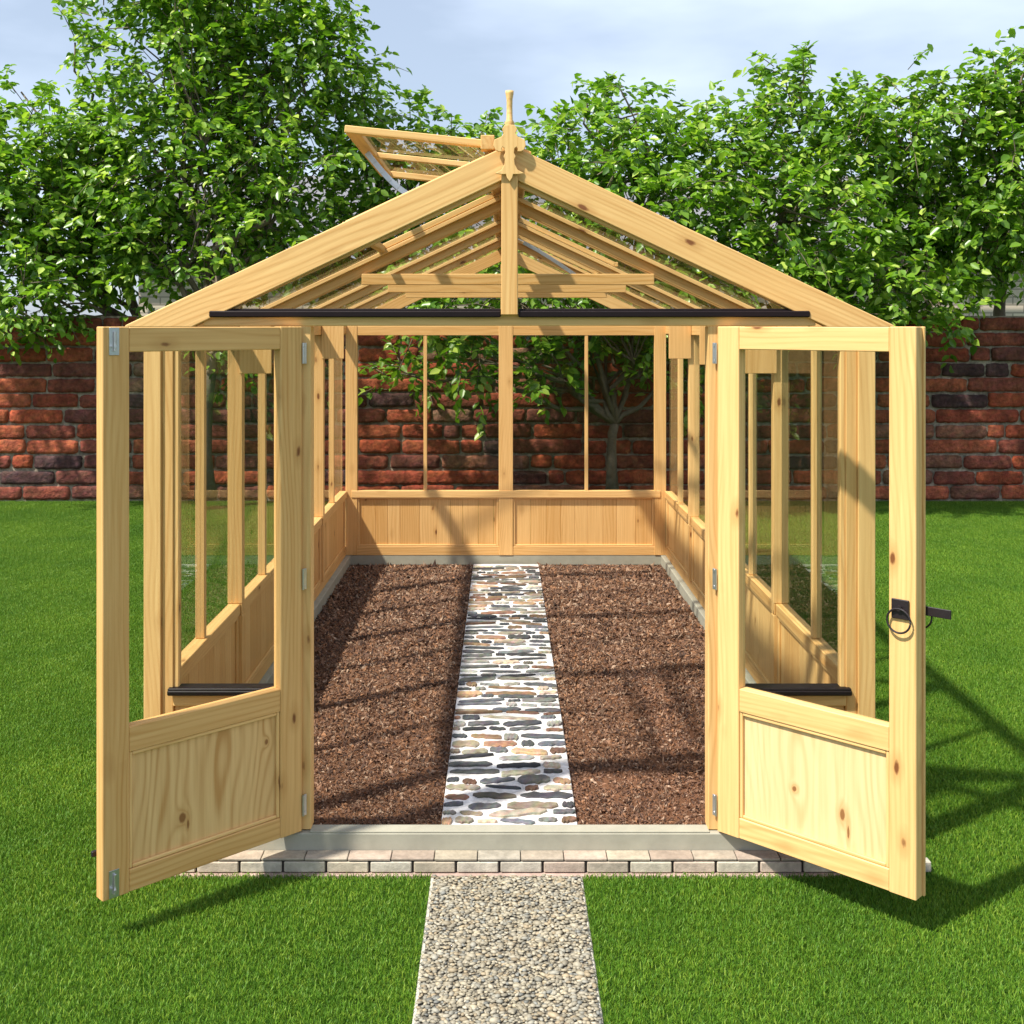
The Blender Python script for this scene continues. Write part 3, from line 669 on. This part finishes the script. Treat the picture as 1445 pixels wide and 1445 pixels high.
for i in (1, 3, 5, 7): 
    q = MB().box(-.02, .02, ys[i]-.02, ys[i]+.02, RT-.06, RT-.0185); gb = q.build('ridge_block', M_INNER, ridge)
    rafter(ys[i], .028, .010, ridge, 'roof_bar')
rg = MB().box(-1.05, 1.05, YR, LEN-.002, ZE+.002, ZE+.045, tone=.5).build('rear_gable', M_INNER, G)
rafter(YR+.025, .046, .095, rg, 'rafter'); MB().box(-.04, .04, YR-.003, LEN-.006, ZE+.046, RT-.135, tone=.5).build('king_post', M_INNER, rg)
for s in (-1, 1):
    MB().prism([(s*.042, ZE+.048), (s*1.0, ZE+.048), (s*.042, RT-.12)], YR+.022, YR+.026).build('window_pane', M_GLASS, rg)
# roof glass (vent opening at front left bays 0-1, rear right bays 5-6)
VL = .53
for s in (-1, 1):
    for i in range(8):
        y0 = ys[i]+.001 if i else .032; y1 = ys[i+1]-.001
        hole = (s < 0 and i in (0, 1))
        xs0 = VL+.03 if hole else .045
        a = [(s*xs0, RT-SL*xs0+.003), (s*1.29, RT-SL*1.29+.003), (s*1.29, RT-SL*1.29+.007), (s*xs0, RT-SL*xs0+.007)]
        MB().prism(a, y0, y1).build('roof_pane', M_GLASS3, ridge)
    ep = MB(); a, b_ = sorted((s*(W+.001), s*(W+.022))); ep.box(a, b_, .031, LEN, ZE-.052, ZE+.010, tone=.4); ep.build('eave_board', M_PINE, ridge)
# open vent, left
kb = MB(); xs0, xs1 = .06, VL+.04
for yy in (.046, ys[2]-.02): kb.bar((-xs0, yy, RT-SL*xs0+.018), (-xs1, yy, RT-SL*xs1+.018), .03, .026, tone=.5)
kb.bar((-xs1, .031, RT-SL*xs1+.012), (-xs1, ys[2]-.005, RT-SL*xs1+.012), .03, .03, tone=.5); kb.build('vent_kerb', M_PINE, ridge)
vroot = Vector((-.050, 0, RT+.030)); vd = Vector((-1, 0, .105)).normalized()
def vp(u, y, dz=0): return (vroot.x+vd.x*u, y, vroot.z+vd.z*u+dz)
vt = MB(); v0, v1 = .035, ys[2]-.01
vt.bar(vp(0, v0+.02), vp(.53, v0+.02), .04, .026, tone=.3); vt.bar(vp(0, (v0+v1)/2), vp(.53, (v0+v1)/2), .03, .022, tone=.3); vt.bar(vp(0, v1-.02), vp(.53, v1-.02), .04, .026, tone=.3)
vt.bar(vp(.505, v0+.041), vp(.505, v1-.041), .05, .022, tone=.5); vt.bar(vp(.02, v0+.041), vp(.02, v1-.041), .04, .022, tone=.5)
vent = vt.build('roof_vent', M_PINE, G)
gm = MB(); gm.bar(vp(.02, v0+.3, .012), vp(.50, v0+.3, .012), .5, .004, ch=0); gm.bar(vp(.02, v1-.3, .012), vp(.50, v1-.3, .012), .5, .004, ch=0); gm.build('window_pane', M_GLASS, vent)
st = MB(); ym = .42; pts = []
for k in range(9):
    u = k/8; x = -.545+(.545-.30)*u; z = vp(.47, 0)[2]-.02-(.20)*u+.035*math.sin(u*math.pi)*-1; pts.append((x, ym, z))
for k in range(8): st.bar(pts[k], pts[k+1], .004, .022, ch=.001, up=(0, 0, 1))
st.build('stay', M_STEEL, vent)
MB().box(-.10, -.052, -.015, .045, RT+.005, RT+.055, tone=.8).build('vent_block', M_PINE, vent)
# closed vent on the right slope further back, with its stay hanging inside
kv = MB(); xs0, xs1 = .06, .60
for yy in (ys[4]+.02, ys[5], ys[6]-.02): kv.bar((xs0, yy, RT-SL*xs0+.022), (xs1, yy, RT-SL*xs1+.022), .035, .024, tone=.5)
kv.bar((xs1, ys[4]+.005, RT-SL*xs1+.022), (xs1, ys[6]-.005, RT-SL*xs1+.022), .04, .024, tone=.5)
v2 = kv.build('roof_vent', M_PINE, G)
st = MB()
for k in range(6): st.bar((.10+.07*k, ys[5]-.1, RT-.105-.036*k-.006*k*k*.3), (.17+.07*k, ys[5]-.1, RT-.105-.036*(k+1)-.0018*(k+1)**2), .004, .022, ch=.001)
st.build('stay', M_STEEL, v2)

# doors
DW = .714; DH0, DH1 = ZB+.006, ZE-.002; TH = .044
def door(s):
    DW = .714 if s < 0 else .706
    hx = s*.716; dirv = Vector((s*.518, -.492, 0)).normalized()
    nrm = Vector((-s*.492, -.518, 0)).normalized()       # towards the camera: the inner face
    ly = Vector((0, 0, 1)).cross(dirv); fl = 1 if ly.dot(nrm) < 0 else -1   # local +y*fl is behind the visible face
    def B(mb, u0, u1, v0, v1, z0, z1, **k):
        a, b_ = sorted((fl*v0, fl*v1)); mb.box(u0, u1, a, b_, z0, z1, **k)
    st_ = .086; zm1 = .115+.515; zm0 = zm1-.078
    q = MB(); tn = .15 if s > 0 else .75  # tone paints the right leaf sunlit and the left leaf shaded, panels included
    B(q, 0, st_, 0, TH, DH0, DH1, tone=tn); B(q, DW-st_, DW, 0, TH, DH0, DH1, tone=tn+.1)
    B(q, st_, DW-st_, .0015, TH-.001, DH1-.078, DH1-.001, tone=tn); B(q, st_, DW-st_, .0015, TH-.001, zm0, zm1, tone=tn+.1); B(q, st_, DW-st_, .0015, TH-.001, DH0+.001, DH0+.070, tone=tn)
    d = q.build('door', M_PINE, G)
    d.matrix_local = Matrix.Translation((hx, -.020, 0)) @ Matrix((( dirv.x, ly.x, 0, 0), (dirv.y, ly.y, 0, 0), (0, 0, 1, 0), (0, 0, 0, 1)))
    q = MB(); B(q, st_-.004, DW-st_+.004, .016, .030, DH0+.068, zm0+.003, grain=2, tone=(.05 if s > 0 else .3), ch=0, off=(0, 0, 0))
    q.build('door_panel', M_DOORR if s > 0 else M_DOORL, d)
    q = MB(); z0, z1 = DH0+.071, zm0-.001
    B(q, st_+.0005, st_+.012, .005, .0155, z0, z1, tone=.2); B(q, DW-st_-.012, DW-st_-.0005, .005, .0155, z0, z1, tone=.2)
    B(q, st_+.0125, DW-st_-.0125, .005, .0155, z0, z0+.011, tone=.2); B(q, st_+.0125, DW-st_-.0125, .005, .0155, z1-.011, z1, tone=.2); q.build('panel_bead', M_PINE, d)
    q = MB(); B(q, st_+.001, DW-st_-.001, .028, .032, zm1+.001, DH1-.079, ch=0); q.build('window_pane', M_GLASS, d)
    for z in (1.77, .99, .21):
        h = MB(); B(h, -.017, .0, -.003, -.001, z-.036, z+.036, ch=.001)
        h.tube([(-.002, fl*-.004, z-.036), (-.002, fl*-.004, z+.036)], .004, 10)
        for zz in (z-.028, z+.028): h.tube([(-.010, fl*-.001, zz), (-.010, fl*-.006, zz)], .0055, 8)
        h.build('hinge', M_STEEL, d)
    if s < 0:
        for z in (DH1-.045, DH0+.045):
            h = MB(); B(h, DW-.052, DW-.020, -.003, -.0005, z-.042, z+.042, ch=.001)
            h.tube([(DW-.036, fl*-.008, z-.030), (DW-.036, fl*-.008, z+.030)], .0045, 8); h.tube([(DW-.036, fl*-.008, z-.015), (DW-.030, fl*-.022, z-.015)], .004, 8)
            h.build('bolt', M_STEEL, d)
        h = MB(); B(h, DW-.03, DW+.012, TH, TH+.012, .245, .262, ch=.002); h.build('door_stop', M_IRON, d)
    else:
        q = MB(); B(q, DW-.024, DW+.007, TH+.0005, TH+.011, DH0, DH1, tone=.5); q.build('cover_strip', M_PINE, d)
        zl = ZE-.865; h = MB(); B(h, DW-.075, DW-.020, -.008, -.0005, zl-.030, zl+.030, ch=.003)
        h.tube([(DW-.048, fl*-.008, zl+.004), (DW-.048, fl*-.017, zl+.004)], .009, 10)
        ring = [(DW-.048+.037*math.sin(a), fl*-.015, zl-.034-.037*math.cos(a)) for a in np.linspace(0, 2*math.pi, 28, endpoint=False)]
        h.tube(ring, .0032, 8, closed=True)
        h.build('ring_handle', M_IRON, d)
        h = MB(); B(h, DW-.06, DW+.082, TH+.015, TH+.021, zl-.022, zl+.006, ch=.002)
        ring = [(DW-.02+.037*math.sin(a), fl*(TH+.03), zl-.030-.037*math.cos(a)) for a in np.linspace(0, 2*math.pi, 28, endpoint=False)]
        h.tube(ring, .0032, 8, closed=True); h.build('latch_bar', M_IRON, d)
    return d
door(-1); door(1)

# ------------------------------------------------------------------ trees
def px(x, y, d):     # real-world point from the survey of the photograph (d = distance from the camera)
    return Vector(((x-709.5)*d/1628, CAMY+d, CAMZ-(y-460)*d/1628))
LV = np.array([(0, 0, 0), (.30, -.36, .05), (.68, -.30, .03), (1.0, 0, -.10), (.68, .30, .03), (.30, .36, .05), (.30, 0, -.04), (.68, 0, -.06)])
LF3 = np.array([(0, 1, 6), (0, 6, 5), (2, 3, 7), (7, 3, 4)]); LF4 = np.array([(1, 2, 7, 6), (6, 7, 4, 5)])
def leaves(pos, dirs, up, size):
    n = len(pos); x = dirs/np.linalg.norm(dirs, axis=1)[:, None]; y = np.cross(up, x); y /= (np.linalg.norm(y, axis=1)[:, None]+1e-9); z = np.cross(x, y)
    L_ = LV[None]*size[:, None, None]; V = pos[:, None]+x[:, None]*L_[..., 0:1]+y[:, None]*L_[..., 1:2]*.82+z[:, None]*L_[..., 2:3]*1.3
    I = np.arange(n)[:, None, None]*8
    return V.reshape(-1, 3), [(I+LF3[None]).reshape(-1, 3), (I+LF4[None]).reshape(-1, 4)]
def tree(label, trunk_pts, trunk_r, blobs, density=98, size=.106, group=None, lm=None, cat='tree', stems=True, name='tree'):
    base = Vector(trunk_pts[0]); root = empty(name, base); tag(root, label, cat, group)
    tb = MB(); k = len(trunk_pts)
    def wob(a, b, n_, amp):
        out_ = []
        for i in range(n_+1):
            t_ = i/n_; p = a.lerp(b, t_); e = math.sin(t_*math.pi)*amp
            out_.append(p+Vector((random.uniform(-e, e), random.uniform(-e, e), random.uniform(-e, e)*.6+e*.6)))
        return out_
    tp = [Vector(p)-base for p in trunk_pts]
    tb.tube(tp, [trunk_r*(1.35 if i == 0 else 1)*(1-.3*i/max(1, k-1)) for i in range(k)], 12)
    fork = tp[-1]; TW = []
    P = []; D = []; U = []; SZ = []
    for bi, (c, r3, dens) in enumerate(blobs):
        c = Vector(c)-base; r3 = Vector(r3)
        limb = wob(fork, c, 8, .10*(c-fork).length)
        tb.tube(limb, [trunk_r*.42*(1-.78*i/8)+.004 for i in range(9)], 8, cap=True)
        vol = 4.19*r3.x*r3.y*r3.z; area = (r3.x*r3.z)*3.14
        nc = int(area*density*dens)
        for _ in range(nc):
            d = Vector((random.gauss(0, 1), random.gauss(0, 1), random.gauss(0, 1))).normalized(); rr = random.random()**(1/2.2)
            rr *= 1+.16*math.sin(d.x*7+bi)+.10*math.sin(d.z*11+d.x*5+bi*2)
            q = c+Vector((d.x*r3.x*rr, d.y*r3.y*rr, d.z*r3.z*rr))
            if q.z+base.z < .9: continue
            if name == 'tree' and base.y < WALLY and q.y+base.y > WALLY-.05 and q.z+base.z < 2.0: continue
            if base.y > WALLY and WALLY-.05 < q.y+base.y < WALLY+.4 and q.z+base.z < 2.05: continue
            out_d = (q-c).normalized() if (q-c).length > 1e-3 else Vector((0, 0, 1))
            tdir = (out_d*.8+Vector((random.gauss(0, .5), random.gauss(0, .5), random.gauss(.25, .5)))).normalized()
            ln = random.uniform(.22, .42); nl = random.randint(9, 14)
            if random.random() < .10:
                lp = limb[random.randint(3, 8)]; TW.append((lp, q))
            prev = q; tpts = [q]
            for j in range(nl):
                u = j/nl; drp = Vector((0, 0, -.35*u*u*ln)); pt = q+tdir*ln*u+drp
                side = tdir.cross(Vector((0, 0, 1))); side = side.normalized() if side.length > .1 else Vector((1, 0, 0))
                sg = 1 if j % 2 else -1
                ld = (side*sg*.8+tdir*.6+Vector((random.gauss(0, .45), random.gauss(0, .45), random.gauss(-.45, .4))))
                P.append(pt+Vector((random.gauss(0, .02), random.gauss(0, .02), random.gauss(0, .02)))); D.append(ld)
                U.append(Vector((random.gauss(0, .55), random.gauss(-.15, .55), 1.0))); SZ.append(size*random.uniform(.65, 1.2))
            if random.random() < .35: tb.tube([q-tdir*.1, q+tdir*ln*.5+Vector((0, 0, -.03)), q+tdir*ln+Vector((0, 0, -.3*ln))], [.006, .0045, .002], 4, cap=False)
    for a, b_ in TW:
        pts = wob(a, b_, 4, .06*(a-b_).length); tb.tube(pts, [.012, .010, .008, .006, .004], 5, cap=False)
    tb.build('trunk', M_BARK, root, smooth=True)
    P = np.array([tuple(p) for p in P]); D = np.array([tuple(p) for p in D]); U = np.array([tuple(p) for p in U]); SZ = np.array(SZ)
    V, F = leaves(P, D, U, SZ); rnd = np.repeat(np.clip(rng.normal(.50, .30, len(P)), 0, 1), 8)
    npmesh('crown', V, F, lm or M_LEAF, [('rnd', 'FLOAT', rnd)], parent=root, smooth=True)
    return root
def bl(x, y, rx, ry, d, rd=.7, dens=1.0):
    return (px(x, y, d), (rx*d/1628, rd, ry*d/1628), dens)
GT = 'leafy fruit trees along the garden wall'
tree('fruit tree with crooked stems spreading over the wall at far left', [(-4.05, 8.9, 0), (-4.1, 8.85, 1.0), (-4.0, 8.8, 1.75)], .07,
     [bl(60, 250, 130, 115, 12.4), bl(10, 330, 110, 110, 12.2), bl(150, 330, 90, 95, 12.4, .6), bl(35, 420, 85, 62, 11.8, .45), bl(30, 130, 38, 36, 12.6, .3, .45), bl(106, 60, 15, 50, 12.5, .15, .8), bl(-110, 260, 120, 180, 12.4), bl(110, 200, 60, 60, 12.5, .5)], group=GT)
tree('largest leafy tree, tall enough to leave the picture, trunk before the wall on the left', [px(290, 706, 11.7), px(288, 640, 11.72), px(291, 570, 11.75), px(300, 500, 11.8)], .085,
     [bl(250, 90, 130, 120, 12.5, .8), bl(380, 100, 130, 120, 12.6, .8), bl(300, -30, 190, 90, 12.6, .8), bl(250, 240, 150, 110, 12.2, .8), bl(400, 240, 110, 110, 12.4, .8), bl(300, 350, 150, 80, 12.2, .6), bl(200, 330, 60, 60, 12.2, .5), bl(455, 60, 50, 70, 12.6, .5), bl(340, 520, 26, 30, 11.7, .3, .6), bl(295, 500, 30, 26, 11.7, .3, .6)], group=GT)
tree('low leafy tree behind the raised roof vent, left of the ridge', [px(520, 520, 13.2), px(522, 420, 13.2), px(525, 360, 13.2)], .07,
     [bl(505, 160, 50, 85, 13.2, .5), bl(530, 270, 70, 80, 13.1, .6), bl(605, 225, 95, 68, 13.3, .5), bl(480, 350, 90, 70, 13, .6), bl(600, 330, 110, 70, 13.2, .6), bl(680, 220, 60, 45, 13.3, .4, .8), bl(560, 420, 130, 50, 13, .5)], group=GT)
tree('branching tree standing behind the glass of the rear right window', [px(864, 700, 11.5), px(863, 650, 11.5), px(864, 612, 11.5), px(868, 598, 11.5)], .06,
     [bl(665, 505, 45, 50, 11.2, .4, .9), bl(570, 525, 42, 40, 11.6, .3, .7), bl(765, 515, 50, 42, 11.3, .4, .9), bl(915, 500, 36, 55, 11.5, .35, .9), bl(990, 520, 26, 70, 11.6, .3, .8), bl(620, 480, 60, 24, 11.5, .4), bl(860, 470, 90, 26, 11.6, .4),
      bl(850, 210, 75, 85, 11.5, .6), bl(780, 220, 55, 60, 11.8, .4, .8), bl(760, 300, 110, 70, 11.5, .6), bl(900, 300, 110, 100, 11.2, .7), bl(720, 400, 200, 55, 11.2, .6), bl(900, 160, 60, 55, 11.7, .4, .8), bl(900, 420, 140, 50, 11.1, .5), bl(830, 140, 25, 30, 11.7, .2, .6)], group=GT)
tree('leafy tree right of the ridge with a rounded head against the sky', [px(1090, 560, 13.0), px(1092, 450, 12.9), px(1095, 350, 12.8)], .08,
     [bl(1125, 125, 55, 55, 11.8, .4), bl(1050, 195, 80, 65, 11.8, .6), bl(1160, 210, 80, 70, 11.7, .6), bl(1000, 250, 90, 85, 11.5, .7), bl(1120, 300, 120, 90, 11.2, .7), bl(1060, 390, 130, 60, 11.2, .6), bl(975, 165, 32, 30, 11.8, .3, .6), bl(1225, 118, 26, 30, 11.8, .2, .5)], group=GT)
tree('leafy tree drooping over the wall beside the open right door', [px(1262, 560, 13.0), px(1265, 450, 12.9), px(1270, 380, 12.8)], .07,
     [bl(1265, 185, 75, 75, 11.8, .6), bl(1290, 130, 45, 40, 11.8, .3, .7), bl(1220, 290, 100, 85, 12.3, .7), bl(1320, 280, 90, 80, 12.3, .6), bl(1250, 385, 90, 60, 11.1, .5), bl(1310, 430, 70, 42, 11.7, .4, .9), bl(1190, 420, 60, 45, 11.1, .4), bl(1240, 430, 100, 40, 12.6, .5), bl(1340, 380, 70, 50, 12.6, .4)], group=GT)
tree('dark stemmed tree behind the wall at far right, tips rising to a point', [px(1412, 540, 12.9), px(1410, 440, 12.85), px(1414, 395, 12.8)], .075,
     [bl(1400, 175, 60, 75, 11.8, .5), bl(1405, 100, 24, 38, 11.7, .2, .7), bl(1350, 160, 50, 50, 11.8, .4), bl(1440, 240, 80, 90, 11.5, .6), bl(1400, 310, 80, 70, 11.7, .5), bl(1530, 220, 110, 170, 11.8, .8), bl(1440, 120, 50, 60, 11.8, .5), bl(1350, 340, 70, 60, 12.4, .5), bl(1450, 350, 50, 40, 12.4, .4)], group=GT)
